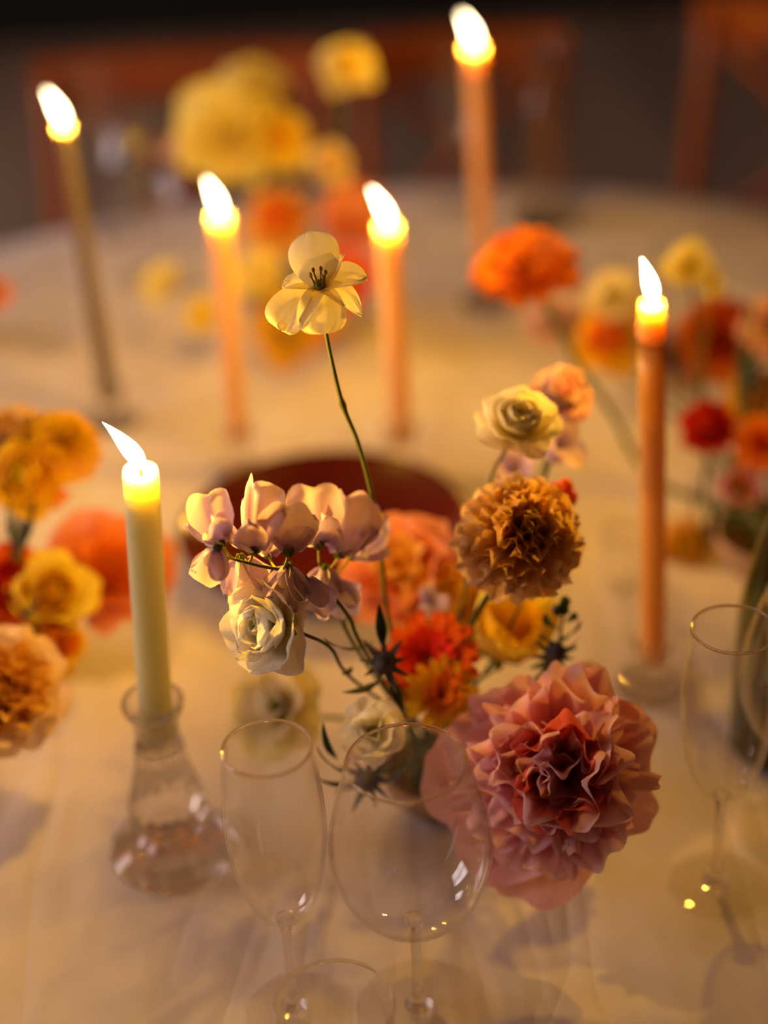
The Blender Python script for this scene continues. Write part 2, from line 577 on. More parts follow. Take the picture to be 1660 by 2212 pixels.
WN = [(0.0005, 0.086), (0.013, 0.0875), (0.029, 0.094), (0.043, 0.110), (0.0515, 0.134), (0.0530, 0.155), (0.0485, 0.182), (0.0385, 0.219)]
gt = 'stemware on the table'
stemware('champagne_flute', 'clear champagne flute next to the round wine glass', T(637, 2182), FL, 0.0036, 0.0355, 0.0885, gt)
stemware('wine_glass', 'clear round wine glass in front of the pink peony', T(906, 2180), WN, 0.0038, 0.0455, 0.0865, gt)
stemware('champagne_flute', 'clear champagne flute next to the green bottle', T(1546, 1912), FL, 0.0036, 0.0355, 0.0885, gt)
stemware('wine_glass', 'clear round wine glass against the green bottle', T(1722, 1800), WN, 0.0038, 0.0455, 0.0865, gt)
stemware('wine_glass', 'clear wine glass between the grey candle and the yellow flowers', T(330, 605), WN, 0.0038, 0.0455, 0.0865, gt)
stemware('champagne_flute', 'clear champagne flute right behind the grey candle', T(236, 508), FL, 0.0036, 0.0355, 0.0885, gt)
stemware('champagne_flute', 'clear champagne flute next to the tallest pink candle', T(990, 452), FL, 0.0036, 0.0355, 0.0885, gt)
def tumbler(label, base, r=0.036, h=0.10):
    t = thing('water_tumbler', label, 'glass', base, 'water tumblers')
    o = [(0.0005, 0.0006), (r * 0.76, 0.0006), (r * 0.84, 0.0007), (r * 0.88, 0.004), (r * 0.93, h * 0.4), (r, h)]
    inner = [(r - 0.0012, h), (r * 0.93 - 0.0014, h * 0.4), (r * 0.86 - 0.002, 0.009), (r * .74, 0.0081), (0, 0.008)]
    v, f = lathe(o + [(r - 0.0006, h + 0.0007)] + inner, 56)
    obj('wall', mesh('wall', v, f, M['glass']), t)
    v, f = lathe([(r - .0006 + 0.0011 * math.cos(q * math.pi / 4), h + .0006 + 0.0011 * math.sin(q * math.pi / 4)) for q in range(9)], 72)
    obj('rim', mesh('rim', v, f, M['rimglass']), t)
    return t
_p = T(722, 2172, 0.10)
tumbler('clear water tumbler in front of the flute and wine glass', Vector((_p.x, _p.y, TZ)), 0.0375)
tumbler('clear water tumbler beside the foot of the grey candle', T(120, 745), 0.034, 0.085)
tumbler('clear water tumbler beside the brown taper candle', T(1352, 1268), 0.022, 0.06)

def carafe():
    b = T(1172, 478)
    t = thing('glass_carafe', 'tall clear conical carafe behind the orange ranunculus', 'carafe', b)
    o = smooth_prof([(0.0005, 0.001), (0.044, 0.001), (0.047, 0.008), (0.040, 0.07), (0.026, 0.15), (0.016, 0.20), (0.014, 0.222), (0.017, 0.232)], 4)
    v, f = lathe(dbl(o, 0.0022), 40)
    obj('body', mesh('body', v, f, M['rimglass']), t)
    v, f = lathe([(0, 0.220), (0.010, 0.220), (0.0115, 0.233), (0.019, 0.236), (0.019, 0.246), (0.010, 0.252), (0, 0.253)], 24)
    obj('stopper', mesh('stopper', v, f, M['stemglass']), t)
carafe()

def bottle():
    b = T(1682, 1615)
    t = thing('wine_bottle', 'green glass bottle with a dark base beside the flute', 'bottle', b)
    o = smooth_prof([(0.0005, 0.004), (0.030, 0.002), (0.0395, 0.006), (0.0405, 0.02), (0.0405, 0.10), (0.0395, 0.14), (0.033, 0.18), (0.022, 0.225), (0.0155, 0.26), (0.0145, 0.30), (0.0150, 0.312)], 5)
    v, f = lathe(dbl(o, 0.003), 48)
    obj('body', mesh('body', v, f, M['bottle']), t)
    v, f = lathe([(0.0165, 0.255), (0.0185, 0.258), (0.0185, 0.268), (0.0162, 0.271)], 32)
    obj('neck_ring', mesh('neck_ring', v, f, M['stemglass']), t)
    # thick dark punt and dregs
    v, f = lathe([(0, 0.012), (0.0368, 0.008), (0.0372, 0.022), (0.034, 0.028), (0, 0.034)], 32)
    obj('dregs', mesh('dregs', v, f, solid_mat('dark_dregs', (0.012, 0.016, 0.008), 0.3)), t)
bottle()

# ================================================================== dish
def dish():
    b = T(705, 1158, 0.02)
    b.z = TZ
    t = thing('shallow_dish', 'glossy dark red shallow dish behind the lilac sweet peas', 'dish', b)
    r = 0.143
    pr = smooth_prof([(0.0005, 0.0006), (r * 0.55, 0.0006), (r * 0.62, 0.004), (r * 0.86, 0.022), (r, 0.034)], 5)
    inner = [(r - 0.005, 0.0345), (r * 0.84, 0.025), (r * 0.6, 0.009), (r * 0.5, 0.0065), (0, 0.006)]
    v, f = lathe(pr + [(r - 0.002, 0.0365)] + inner, 64)
    obj('body', mesh('body', v, f, M['dish']), t)
dish()

# ================================================================== candles and their holders
def flame_mesh(L, r, lean):
    v, f = [], []
    n, m = 14, 14
    for i in range(m + 1):
        u = i / m
        rr = r * (math.sin(math.pi * u ** 0.72) ** 0.9) * (1.0 if u < 0.5 else 1 - 0.25 * (u - 0.5)) + 1e-5
        ox = -math.tan(lean) * L * (0.35 * u + 0.65 * u * u)
        for k in range(n):
            a = 2 * math.pi * k / n
            v.append((ox + rr * math.cos(a), rr * math.sin(a), u * L))
    for i in range(m):
        for k in range(n):
            k2 = (k + 1) % n
            f.append((i * n + k, i * n + k2, (i + 1) * n + k2, (i + 1) * n + k))
    return mesh('flame', v, f, M['flame'])
def candle(label, bottom, top, r, mat, lean=0.4, fl=0.037, fr=0.0052, taper=0.93, group='taper candles', power=1.0, drip=False):
    t = thing('taper_candle', label, 'candle', bottom, group)
    ax = top - bottom
    L = ax.length
    q = ax.to_track_quat('Z', 'Y').to_matrix().to_4x4()
    rt = r * taper
    pr = [(0, 0), (r * 0.96, 0), (r, 0.002)]
    pr += [(r + (rt - r) * i / 12, 0.002 + (L - 0.008) * i / 12) for i in range(1, 13)]
    if drip:
        pr = pr[:-1] + [(rt, L - 0.034), (rt * 1.12, L - 0.026), (rt * 1.1, L - 0.018), (rt * 0.92, L - 0.008)]
    e = pr[-1][0]
    pr += [(e * 0.98, L - 0.002), (e * 0.93, L), (e * 0.86, L - 0.0005), (e * 0.74, L - 0.004), (e * 0.5, L - 0.006), (0, L - 0.007)]
    v, f = lathe(pr, 32)
    obj('wax', mesh('wax', v, f, M[mat]), t, q)
    tip = q @ Vector((0, 0, L))
    v, f = tube([(0, 0, -0.011), (0.0004, 0, 0.003), (0.0022, 0, 0.008)], 0.0009, 0.0008, 6, 3)
    obj('wick', mesh('wick', v, f, M['wick']), t, Matrix.Translation(tip))
    obj('flame', flame_mesh(fl, fr, lean), t, Matrix.Translation(tip + Vector((0.001, 0, -0.001))))
    ld = bpy.data.lights.new('flame_light', 'POINT')
    ld.energy = CANDLE_W * power
    ld.color = CANDLE_RGB
    ld.shadow_soft_size = 0.007
    lo = bpy.data.objects.new('flame_light', ld)
    COL.objects.link(lo)
    lo.parent = t
    lo.location = tip + Vector((-math.tan(lean) * fl * 0.22, 0, fl * 0.5))
    return t
def small_holder(label, x, y, h, rc):
    """low pressed-glass taper holder: base disc, short stem, cup"""
    t = thing('candle_holder', label, 'candle holder', (x, y, TZ), 'glass candle holders')
    pr = smooth_prof([(0.030, 0.0012), (0.0315, 0.004), (0.028, 0.009), (0.014, h * 0.42), (0.0115, h * 0.6), (rc + 0.004, h + 0.006), (rc + 0.0065, h + 0.016)], 4)
    pr = [(0, 0.0004), (0.029, 0.0004)] + pr + [(rc + 0.0035, h + 0.017), (rc + 0.0012, h + 0.0145), (rc + 0.0012, h - 0.0006), (0, h - 0.0006)]
    v, f = lathe(pr, 20)
    obj('body', mesh('body', v, f, M['crystal'], False), t)
def tall_holder(label, x, y, h, rc):
    t = thing('crystal_candlestick', label, 'candle holder', (x, y, TZ), 'glass candle holders')
    n = 28
    cut = lambda amp: (lambda i, k: amp if k % 2 else 0.0)
    # base: wide faceted foot
    v, f = lathe([(0, 0.0004), (0.046, 0.0004), (0.0485, 0.004), (0.047, 0.010), (0.036, 0.017), (0.027, 0.022), (0.022, 0.027), (0.0, 0.027)], n, lambda i, k: (0.05 if k % 2 else 0) if 2 < i < 7 else 0)
    obj('foot', mesh('foot', v, f, M['crystal'], False), t)
    v, f = lathe([(0, 0.0275), (0.022, 0.0275), (0.0285, 0.038), (0.0305, 0.047), (0.0285, 0.060), (0.0235, 0.078), (0.0205, 0.092), (0.0188, h - 0.042), (0, h - 0.042)], n, lambda i, k: (-0.06 if k % 2 else 0) if 2 < i < 6 else 0)
    obj('stem', mesh('stem', v, f, M['crystal'], False), t)
    v, f = lathe([(0, h - 0.0415), (0.0170, h - 0.0415), (0.0165, h - 0.03), (0.0175, h - 0.018), (0.0225, h - 0.008), (0.0235, h - 0.003), (0.0225, h), (0.0200, h - 0.001), (rc + 0.0022, h - 0.012), (rc + 0.001, h - 0.018), (rc + 0.001, h - 0.033), (0, h - 0.033)], n)
    obj('cup', mesh('cup', v, f, M['crystal'], False), t)

def put_candle(label, hlabel, bpx, h, tpx, r, mat, hold='small', **kw):
    b = T(bpx[0], bpx[1], h)
    tp = PY(tpx[0], tpx[1], b.y)
    if hold == 'small':
        small_holder(hlabel, b.x, b.y, h, r)
    return candle(label, b, tp, r, M and mat, **kw)
# green candle in the tall crystal candlestick
gb = T(378, 1842)
tall_holder('faceted crystal candlestick holding the pale green candle', gb.x, gb.y, 0.150, 0.0125)
_b = Vector((gb.x, gb.y, TZ + 0.1172))
_t = PY(303, 1012, gb.y)
candle('pale green taper candle lit in the faceted crystal candlestick', _b, _t, 0.0125, 'wax_green', lean=0.52, fl=0.038, fr=0.0066, taper=0.98, power=1.3)
put_candle('pink taper candle lit beside the large yellow peony', 'low glass holder under the candle beside the large yellow peony', (512, 948), 0.045, (475, 462), 0.0115, 'wax_pink', lean=0.28, taper=0.98)
put_candle('pink taper candle lit right behind the long-stemmed white flower', 'low glass holder under the candle behind the long-stemmed white flower', (866, 948), 0.05, (838, 482), 0.0118, 'wax_pink', lean=0.40, taper=0.98)
put_candle('tallest pink taper candle, lit in front of the glass carafe', 'low glass holder under the tallest pink candle', (1048, 585), 0.045, (1024, 96), 0.0115, 'wax_rose', lean=0.36, taper=0.99)
put_candle('brown taper candle with a melted lip between peach carnation and red ball flower', 'low glass holder under the brown taper candle', (1411, 1425), 0.03, (1409, 652), 0.0108, 'wax_orange', lean=0.26, taper=0.98, drip=True)
put_candle('slim grey taper candle lit beside empty glasses', 'low glass holder under the slim grey candle', (238, 862), 0.03, (136, 268), 0.0105, 'wax_grey', lean=0.34, taper=0.75)

# ================================================================== flowers
def petal(L, W, a0, a1, cup=0.5, ruf=0.0, rf=3, tm=0.6, e=2.2, b=0.25, nu=9, nv=8, seed=0, p=1.0, notch=0.0, serr=0.0, mat=None, twist=0.0, fan=0.0, rag=0.0):
    """petal growing from the origin; a0/a1 angle from the flower axis (+Z) at claw and lip, in degrees"""
    rg = random.Random(seed)
    ph, ph2 = rg.uniform(0, 6.28), rg.uniform(0, 6.28)
    a0, a1 = R(a0), R(a1)
    v, f, uv = [], [], []
    ts = [1 - (1 - i / nu) ** 1.35 for i in range(nu + 1)]
    cols = []
    for j in range(nv + 1):
        q = -1 + 2 * j / nv
        c = 1.0
        if fan:
            c = 1 - fan * abs(q) ** 3.2
            c += rag * (math.sin(q * 5.1 + ph) * .5 + math.sin(q * 9.7 + ph2) * .35) + serr * (1 if j % 2 else -1) * rg.uniform(.3, 1)
        if notch:
            c -= notch * max(0, 1 - abs(q) * 3)
        cols.append(c)
    # spine sampled finely, then each column runs along it to its own length
    m = 48
    sp = [(0.0, 0.0, a0)]
    for i in range(1, m * 5 // 4 + 1):
        am = a0 + (a1 - a0) * (min((i - .5) / m, 1.1) ** p)
        sp.append((sp[-1][0] + math.sin(am) * L / m, sp[-1][1] + math.cos(am) * L / m, a0 + (a1 - a0) * (min(i / m, 1.1) ** p)))
    for i, t in enumerate(ts):
        for j in range(nv + 1):
            s = -1 + 2 * j / nv
            tt = t * cols[j]
            x = min(tt * m, len(sp) - 1.001)
            k0 = int(x)
            fr = x - k0
            r = sp[k0][0] + (sp[k0 + 1][0] - sp[k0][0]) * fr
            z = sp[k0][1] + (sp[k0 + 1][1] - sp[k0][1]) * fr
            a = sp[k0][2] + (sp[k0 + 1][2] - sp[k0][2]) * fr
            if fan:
                w = W * (b + (1 - b) * min(1.0, t / tm) ** .85)
            else:
                w = W * (b + (1 - b) * math.sin(min(t / tm, 1) * math.pi / 2))
                if t > tm:
                    w *= max(0.0, 1 - ((t - tm) / (1 - tm)) ** e) ** (1 / e)
                w = max(w, W * 0.02)
            nx, nz = -math.cos(a), math.sin(a)
            if cup:
                y = w * math.sin(cup * s) / cup
                d = w * (1 - math.cos(cup * s)) / cup
            else:
                y, d = w * s, 0.0
            d += ruf * W * t * t * (0.35 + 0.65 * abs(s) if t < 0.9 else 1) * math.sin(rf * s * 3.14 + ph + 2.0 * t)
            d += 0.35 * ruf * W * t * math.sin(rf * 2.3 * s * 3.14 + ph2)
            y += twist * t * t * W
            v.append((r + nx * d, y, z + nz * d))
            uv.append((s * 0.5 + 0.5, t))
    n = nv + 1
    for i in range(nu):
        for j in range(nv):
            f.append((i * n + j, i * n + j + 1, (i + 1) * n + j + 1, (i + 1) * n + j))
    return mesh('petal', v, f, mat, True, uv)

def ball(r, sz=1.0, n=12, m=8):
    return lathe([(r * math.sin(math.pi * i / m), -r * sz * math.cos(math.pi * i / m)) for i in range(m + 1)], n)

# rings: count, L, W, a0, a1, keyword args, material, lift, radial offset  (lengths in units of the flower radius)
def rings_for(kind, mats):
    c = mats
    o = lambda i: c[min(i, len(c) - 1)]
    if kind == 'ranunculus':
        return [(4, 1.3, .74, 96, 62, dict(cup=.6, ruf=.14, rf=1.2, tm=.85, b=.35, fan=.42, rag=.05, nv=11), o(0), -.02, 0), (5, 1.25, .72, 82, 28, dict(cup=.85, ruf=.10, rf=1.2, tm=.85, b=.35, fan=.42, rag=.04, nv=11), o(0), 0, 0),
                (5, 1.12, .64, 66, 8, dict(cup=1.05, ruf=.05, b=.4), o(1), .02, 0), (5, .98, .52, 52, -8, dict(cup=1.15, ruf=.05, b=.4), o(1), .05, 0),
                (4, .82, .40, 40, -22, dict(cup=1.25, b=.45), o(2), .08, 0), (3, .66, .28, 26, -28, dict(cup=1.3, b=.5), o(2), .12, 0)]
    if kind == 'carnation':
        k = dict(cup=.35, ruf=.30, rf=2.8, tm=1, b=.12, nu=8, nv=16, fan=.22, rag=.05, serr=.018)
        return [(9, 1.02, .50, 70, 112, k, o(0), -.05, 0), (9, 1.0, .48, 55, 88, k, o(0), 0, 0), (8, .98, .46, 40, 62, k, o(1), .02, 0),
                (7, .96, .44, 25, 40, k, o(1), .04, 0), (5, .92, .42, 10, 20, k, o(2), .06, 0), (3, .84, .36, 0, 8, k, o(2), .08, 0)]
    if kind == 'peony':
        g = dict(cup=.45, ruf=.14, rf=1.6, tm=.8, b=.25, nv=12, fan=.35, rag=.05)
        k = dict(cup=.55, ruf=.24, rf=2.0, tm=.9, b=.2, nv=14, fan=.3, rag=.06)
        return [(8, 1.12, .50, 92, 76, g, o(0), -.06, 0), (8, 1.0, .44, 82, 52, g, o(0), -.02, 0), (9, .92, .38, 66, 34, k, o(1), 0, 0),
                (9, .86, .36, 50, 18, k, o(1), .03, 0), (8, .76, .32, 34, 4, k, o(2), .05, 0), (7, .62, .28, 20, -6, k, o(2), .06, 0), (4, .48, .22, 8, -10, k, o(2), .06, 0)]
    if kind == 'gerbera':
        k = dict(cup=.3, ruf=.05, tm=.7, e=2.4, b=.4, nu=6, nv=4)
        return [(18, 1.0, .13, 78, 96, k, o(0), 0, .02), (16, .88, .12, 66, 84, k, o(0), .02, .02), (16, .66, .10, 50, 74, k, o(1), .05, .02), (14, .42, .07, 40, 62, k, o(1), .07, .02)]
    if kind == 'tulip':
        k = dict(cup=.95, ruf=.03, tm=.55, e=2, b=.35)
        return [(3, 1.75, .82, 62, 6, k, o(0), 0, 0), (3, 1.68, .80, 54, -4, k, o(1), .02, 0)]
    if kind == 'lisianthus':
        k = dict(cup=.55, ruf=.12, rf=1.4, tm=.85, b=.22, nv=12, fan=.4, rag=.04)
        return [(5, 1.18, .66, 58, 82, k, o(0), -.02, 0), (5, 1.02, .56, 38, 52, k, o(1), .02, 0), (3, .80, .40, 24, 18, k, o(1), .04, 0)]
    if kind == 'freesia':
        k = dict(cup=.6, ruf=.06, tm=.62, e=2.1, b=.3)
        return [(3, 1.15, .50, 48, 88, k, o(0), 0, 0), (3, 1.1, .46, 42, 70, k, o(1), .02, 0)]
    if kind == 'ball':
        k = dict(cup=.9, ruf=.05, tm=.6, e=2.2, b=.4, nu=6, nv=6)
        return [(9, 1.25, .42, 110, 20, k, o(0), -.25, 0), (9, 1.15, .40, 85, -5, k, o(0), -.1, 0), (8, 1.0, .34, 60, -20, k, o(1), .05, 0), (6, .8, .26, 35, -30, k, o(1), .2, 0)]
    if kind == 'poppy':
        k = dict(cup=.5, ruf=.2, rf=1.7, tm=.85, b=.28, nv=13, fan=.35, rag=.06)
        return [(4, 1.2, .80, 80, 62, k, o(0), -.03, 0), (4, 1.1, .72, 66, 44, k, o(0), 0, 0), (5, .85, .46, 48, 20, k, o(1), .03, 0), (4, .6, .3, 30, 4, k, o(1), .05, 0)]
SEED = [100]
def head(root, kind, Mx, rad, mats, centre=None, jit=1.0, lod=0):
    """petals and centre of one bloom, children of root; Mx places the bloom in root space"""
    for (cnt, L, Wd, a0, a1, kw, mk, lift, off) in rings_for(kind, mats):
        var = []
        for q in range(min(3, cnt)):
            SEED[0] += 1
            kk = dict(kw)
            if lod:
                kk['nu'], kk['nv'] = 6, max(4, min(10, kk.get('nv', 6)))
            var.append(petal(L * rad * rnd.uniform(.94, 1.05), Wd * rad, a0 + rnd.uniform(-6, 6) * jit, a1 + rnd.uniform(-9, 9) * jit, seed=SEED[0], mat=M[mk], **kk))
        ph = rnd.uniform(0, 6.28)
        for i in range(cnt):
            a = ph + 2 * math.pi * i / cnt + rnd.uniform(-.12, .12) * jit
            mm = Mx @ Matrix.Rotation(a, 4, 'Z') @ Matrix.Translation((off * rad, 0, lift * rad)) @ Matrix.Rotation(rnd.uniform(-.10, .10) * jit, 4, 'Y')
            obj('petal', var[i % len(var)], root, mm)
    if centre:
        v, f = ball(rad * centre[1], centre[2])
        obj('flower_centre', mesh('flower_centre', v, f, M[centre[0]]), root, Mx @ Matrix.Translation((0, 0, rad * centre[3])))
def calyx(root, Mx, rad, mat='calyx', n=5):
    me = petal(rad * .55, rad * .13, 100, 60, cup=.5, tm=.4, e=1.4, b=.6, nu=5, nv=4, seed=3, mat=M[mat])
    for i in range(n):
        obj('sepal', me, root, Mx @ Matrix.Translation((0, 0, -rad * .06)) @ Matrix.Rotation(2 * math.pi * i / n, 4, 'Z'))
def look(axis):
    return Vector(axis).normalized().to_track_quat('Z', 'Y').to_matrix().to_4x4()
def leaf(root, base, d, L, Wd, mat='leaf', curve=25, up=(0, 0, 1), tm=.42, e=1.3):
    """a leaf part from base along d (root space)"""
    d = Vector(d).normalized()
    SEED[0] += 1
    me = petal(L, Wd, -curve * .4, curve, cup=.5, ruf=.05, tm=tm, e=e, b=.15, nu=8, nv=4, seed=SEED[0], mat=M[mat])
    me.name = 'leaf'
    obj('leaf', me, root, Matrix.Translation(base) @ d.to_track_quat('Z', 'X').to_matrix().to_4x4())
def stem_part(root, pts, r0, r1, mat='stem', name='stem', knob=None):
    v, f = tube([Vector(p) - root.location for p in pts], r0, r1, 7, 6, knob)
    return obj(name, mesh(name, v, f, M[mat]), root)

BASES = {}
def low_bowl(key, label, b, r=0.05, h=0.045, taken=None):
    t = thing('flower_bowl', label, 'bowl', b, 'low flower bowls')
    pr = smooth_prof([(r * .55, 0.0006), (r * .6, 0.006), (r * .9, h * .5), (r, h)], 5)
    v, f = lathe([(0, 0.0006)] + pr + [(r - .002, h + .0015), (r - .004, h), (r * .9 - .005, h * .5), (r * .5, 0.010), (0, 0.009)], 40)
    obj('body', mesh('body', v, f, M['bowl']), t)
    v, f = lathe([(0, 0.0092), (r * .48, 0.0102), (r * .48, 0.02), (0, 0.021)], 24)
    obj('pin_holder', mesh('pin_holder', v, f, M['kenzan']), t)
    BASES[key] = (Vector(b), r, h)
def foot_of(key):
    b, r, h = BASES[key]
    a = rnd.uniform(0, 6.28)
    q = r * .4 * math.sqrt(rnd.random())
    return b + Vector((q * math.cos(a), q * math.sin(a), 0.022))

def flower(name, kind, label, px, py, y, diam_px, axis, mats, bq, cat='flower', via=None, stem='stem', sr=0.0016, centre=None, group=None, leaves=None, lod=0, jit=1.0):
    c = PY(px, py, y)
    rad = diam_px * 0.5 * mpp(c) * {'ranunculus': 1.28, 'carnation': 1.18, 'ball': 1.2, 'tulip': 1.1}.get(kind, 1.0) * {'back': .9}.get(bq, 1.0)
    ft = foot_of(bq)
    t = thing(name, label, cat, ft, group)
    ax = Vector(axis).normalized()
    depth_of_head = {'ranunculus': .45, 'tulip': .8, 'ball': .2, 'peony': .15, 'carnation': .3, 'poppy': .3, 'lisianthus': .35, 'freesia': .35}.get(kind, .1)
    cb = c - ax * rad * depth_of_head                   # receptacle
    Mx = Matrix.Translation(cb - ft) @ look(ax)
    head(t, kind, Mx, rad, mats, centre, jit, lod)
    calyx(t, Mx, rad)
    b, r, h = BASES[bq]
    neck = ft + Vector((0, 0, h * .9))
    pts = [cb, cb - ax * rad * .5]
    if via:
        pts = [cb] + [PY(*v) for v in via]
    else:
        mid = (pts[-1] + neck) / 2
        pts.append(mid + Vector((0, 0, 0.012)))
    pts += [neck, ft]
    stem_part(t, pts, sr, sr * 1.15, stem)
    for lv in (leaves or []):
        lp = PY(*lv[0])
        le = PY(*lv[1])
        leaf(t, lp - ft, le - lp, (le - lp).length, lv[2], *lv[3:])
    return t

low_bowl('mid', 'low stoneware flower bowl behind the round wine glass', T(935, 1735), 0.040, 0.036)
low_bowl('left', 'low stoneware flower bowl under the peach and orange flowers', T(15, 1420), 0.055, 0.045)
low_bowl('back', 'low stoneware flower bowl under the large yellow peony', T(640, 715), 0.055, 0.045)
low_bowl('alone', 'small stoneware bowl under the lone orange marigold', T(-75, 735), 0.032, 0.03)
low_bowl('right', 'low stoneware flower bowl under the red ball flower', T(1655, 1238), 0.05, 0.045)

FC = lambda *a: a
# ---- middle arrangement -------------------------------------------------------------
def white_long():
    c = PD(692, 622, 1.118)
    ft = foot_of('mid')
    t = thing('long_stemmed_lisianthus', 'open white flower on the longest bare stem, above the sweet peas', 'flower', ft)
    Mx = Matrix.Translation(c - ft) @ look((-.05, -.28, 1)) @ Matrix.Scale(.9, 4)
    P = [(112, .043, .0195, 30, 14, dict(cup=.5, ruf=.03, tm=.62, e=2.4, b=.3)),
         (48, .030, .0095, 46, 66, dict(cup=.5, ruf=.1, tm=.45, e=1.2, b=.5)),
         (8, .036, .0150, 62, 100, dict(cup=.7, ruf=.16, tm=.55, e=1.6, b=.35)),
         (-26, .041, .0110, 70, 150, dict(cup=.6, ruf=.2, tm=.5, e=1.3, b=.5)),
         (-128, .044, .0200, 72, 142, dict(cup=.45, ruf=.16, tm=.7, e=2.6, b=.35, p=.8)),
         (-80, .038, .0190, 76, 150, dict(cup=.6, ruf=.12, tm=.7, e=2.4, b=.35, p=.8)),
         (165, .030, .0130, 68, 120, dict(cup=.5, ruf=.12, tm=.62, e=2, b=.35))]
    for i, (az, L, Wd, a0, a1, kw) in enumerate(P):
        obj('petal', petal(L, Wd, a0, a1, seed=40 + i, nu=14, nv=12, mat=M['cream'], **kw), t, Mx @ Matrix.Rotation(R(az), 4, 'Z'))
    v, f = ball(.0045, .8)
    obj('flower_centre', mesh('flower_centre', v, f, M['olivecentre']), t, Mx @ Matrix.Translation((0, 0, .003)))
    for i in range(6):
        a = i * 1.047 + .3
        v, f = tube([(0.003 * math.cos(a), .003 * math.sin(a), .003), (.0055 * math.cos(a), .0055 * math.sin(a), .013)], .0007, .0006, 5, 3)
        s = obj('stamen', mesh('stamen', v, f, M['stamen']), t, Mx)
        v, f = ball(.0013, 1.8, 8, 6)
        obj('anther', mesh('anther', v, f, M['anther']), s, Matrix.Translation((.0056 * math.cos(a), .0056 * math.sin(a), .0135)))
    calyx(t, Mx, .02)
    k = PD(741, 875, 1.15)
    stem_part(t, [c, PD(702, 700, 1.122), PD(716, 775, 1.135), k, PD(775, 960, 1.165), PD(806, 1080, 1.19), PD(826, 1220, 1.23), PD(838, 1330, 1.26), BASES['mid'][0] + Vector((-.012, 0, .045)), ft], .00145, .0019, 'stem', knob=[0.335])
white_long()

def floret(root, pos, up, out, s, mats, seed):
    """sweet pea floret in root space: banner, two wings, keel, calyx"""
    up = Vector(up).normalized()
    out = Vector(out)
    out = (out - up * out.dot(up)).normalized()
    side = up.cross(out)
    # petal frame: +Z up, -X faces the viewer side (inner face), so -X = out
    Mx = Matrix.Translation(pos) @ Matrix(((-out.x, -side.x, up.x, 0), (-out.y, -side.y, up.y, 0), (-out.z, -side.z, up.z, 0), (0, 0, 0, 1)))
    m1, m2 = mats
    b = petal(.036 * s, .0185 * s, 4, 30, cup=[-.25, .8, -.4, .5][seed % 4], ruf=.24, rf=[.9, 1.3, 1.1][seed % 3], tm=.8, b=.4, nu=14, nv=16, seed=seed, notch=.10, fan=.42, rag=.04, mat=M[m1])
    b.name = 'banner'
    obj('banner', b, root, Mx)
    for sg in (-1, 1):
        w = petal(.026 * s, .009 * s, -35, -5, cup=.7, ruf=.28, rf=1.2, tm=.6, e=2.2, b=.3, nu=9, nv=7, seed=seed + 5 + sg, mat=M[m2])
        w.name = 'wing'
        obj('wing', w, root, Mx @ Matrix.Rotation(sg * .9, 4, 'Z') @ Matrix.Rotation(-.25, 4, 'Y'))
    kl = petal(.017 * s, .006 * s, -60, -15, cup=1.2, tm=.5, e=1.6, b=.4, nu=7, nv=5, seed=seed + 9, mat=M['white'])
    kl.name = 'keel'
    obj('keel', kl, root, Mx)
    cx = petal(.008 * s, .004 * s, 30, 12, cup=.6, tm=.4, e=1.2, b=.8, nu=5, nv=4, seed=2, mat=M['calyx'])
    cx.name = 'sepal'
    for i in range(5):
        obj('sepal', cx, root, Mx @ Matrix.Translation((0, 0, -.003 * s)) @ Matrix.Rotation(i * 1.257, 4, 'Z'))
def sweet_pea(label, stem_pts, florets, mats_list):
    ft = foot_of('mid')
    t = thing('sweet_pea', label, 'flower', ft, 'lilac sweet peas')
    pts = [PD(*p) for p in stem_pts] + [BASES['mid'][0] + Vector((0, 0, .045)), ft]
    stem_part(t, pts, .0010, .0017, 'stem')
    path = [Vector(p) for p in spline(pts, 8)]
    for i, (px, py, z, up, out, s, m) in enumerate(florets):
        p = PD(px, py, z)
        floret(t, p - ft, up, out, s, mats_list[m], 300 + i * 17)
        nb = min(path, key=lambda q: (q - p).length)
        stem_part(t, [p, (p + nb) / 2 + Vector((0, 0, -.002)), nb], .0009, .0009, 'stemlime', 'pedicel')
# up / out vectors are world directions: x right, y away, z up
sweet_pea('lilac sweet pea spray arching over the white ranunculus',
          [(505, 1208, 1.10), (560, 1222, 1.105), (640, 1240, 1.115), (705, 1275, 1.135), (755, 1335, 1.16), (785, 1400, 1.20)],
          [(478, 1172, 1.095, (-.35, .2, .9), (-.4, -.85, 0), 1.0, 0),
           (470, 1185, 1.09, (-.25, -.3, -.9), (-.5, -.7, .2), .85, 0),
           (548, 1185, 1.10, (-.05, .15, 1), (-.7, -.6, .1), 1.32, 0),
           (625, 1192, 1.10, (.08, .1, 1), (.25, .95, 0), 1.12, 2),
           (520, 1205, 1.12, (.1, -.1, -1), (.1, -.9, .1), 1.0, 0),
           (622, 1222, 1.11, (-.05, -.2, -.9), (-.3, -.9, 0), .95, 1),
           (655, 1250, 1.115, (.25, -.2, -.95), (-.2, -.9, 0), .9, 1),
           (580, 1200, 1.135, (.1, .2, .9), (-.2, -.9, 0), .85, 0)],
          [('lilac', 'lilac'), ('violet', 'lilac'), ('mauve', 'lilac')])
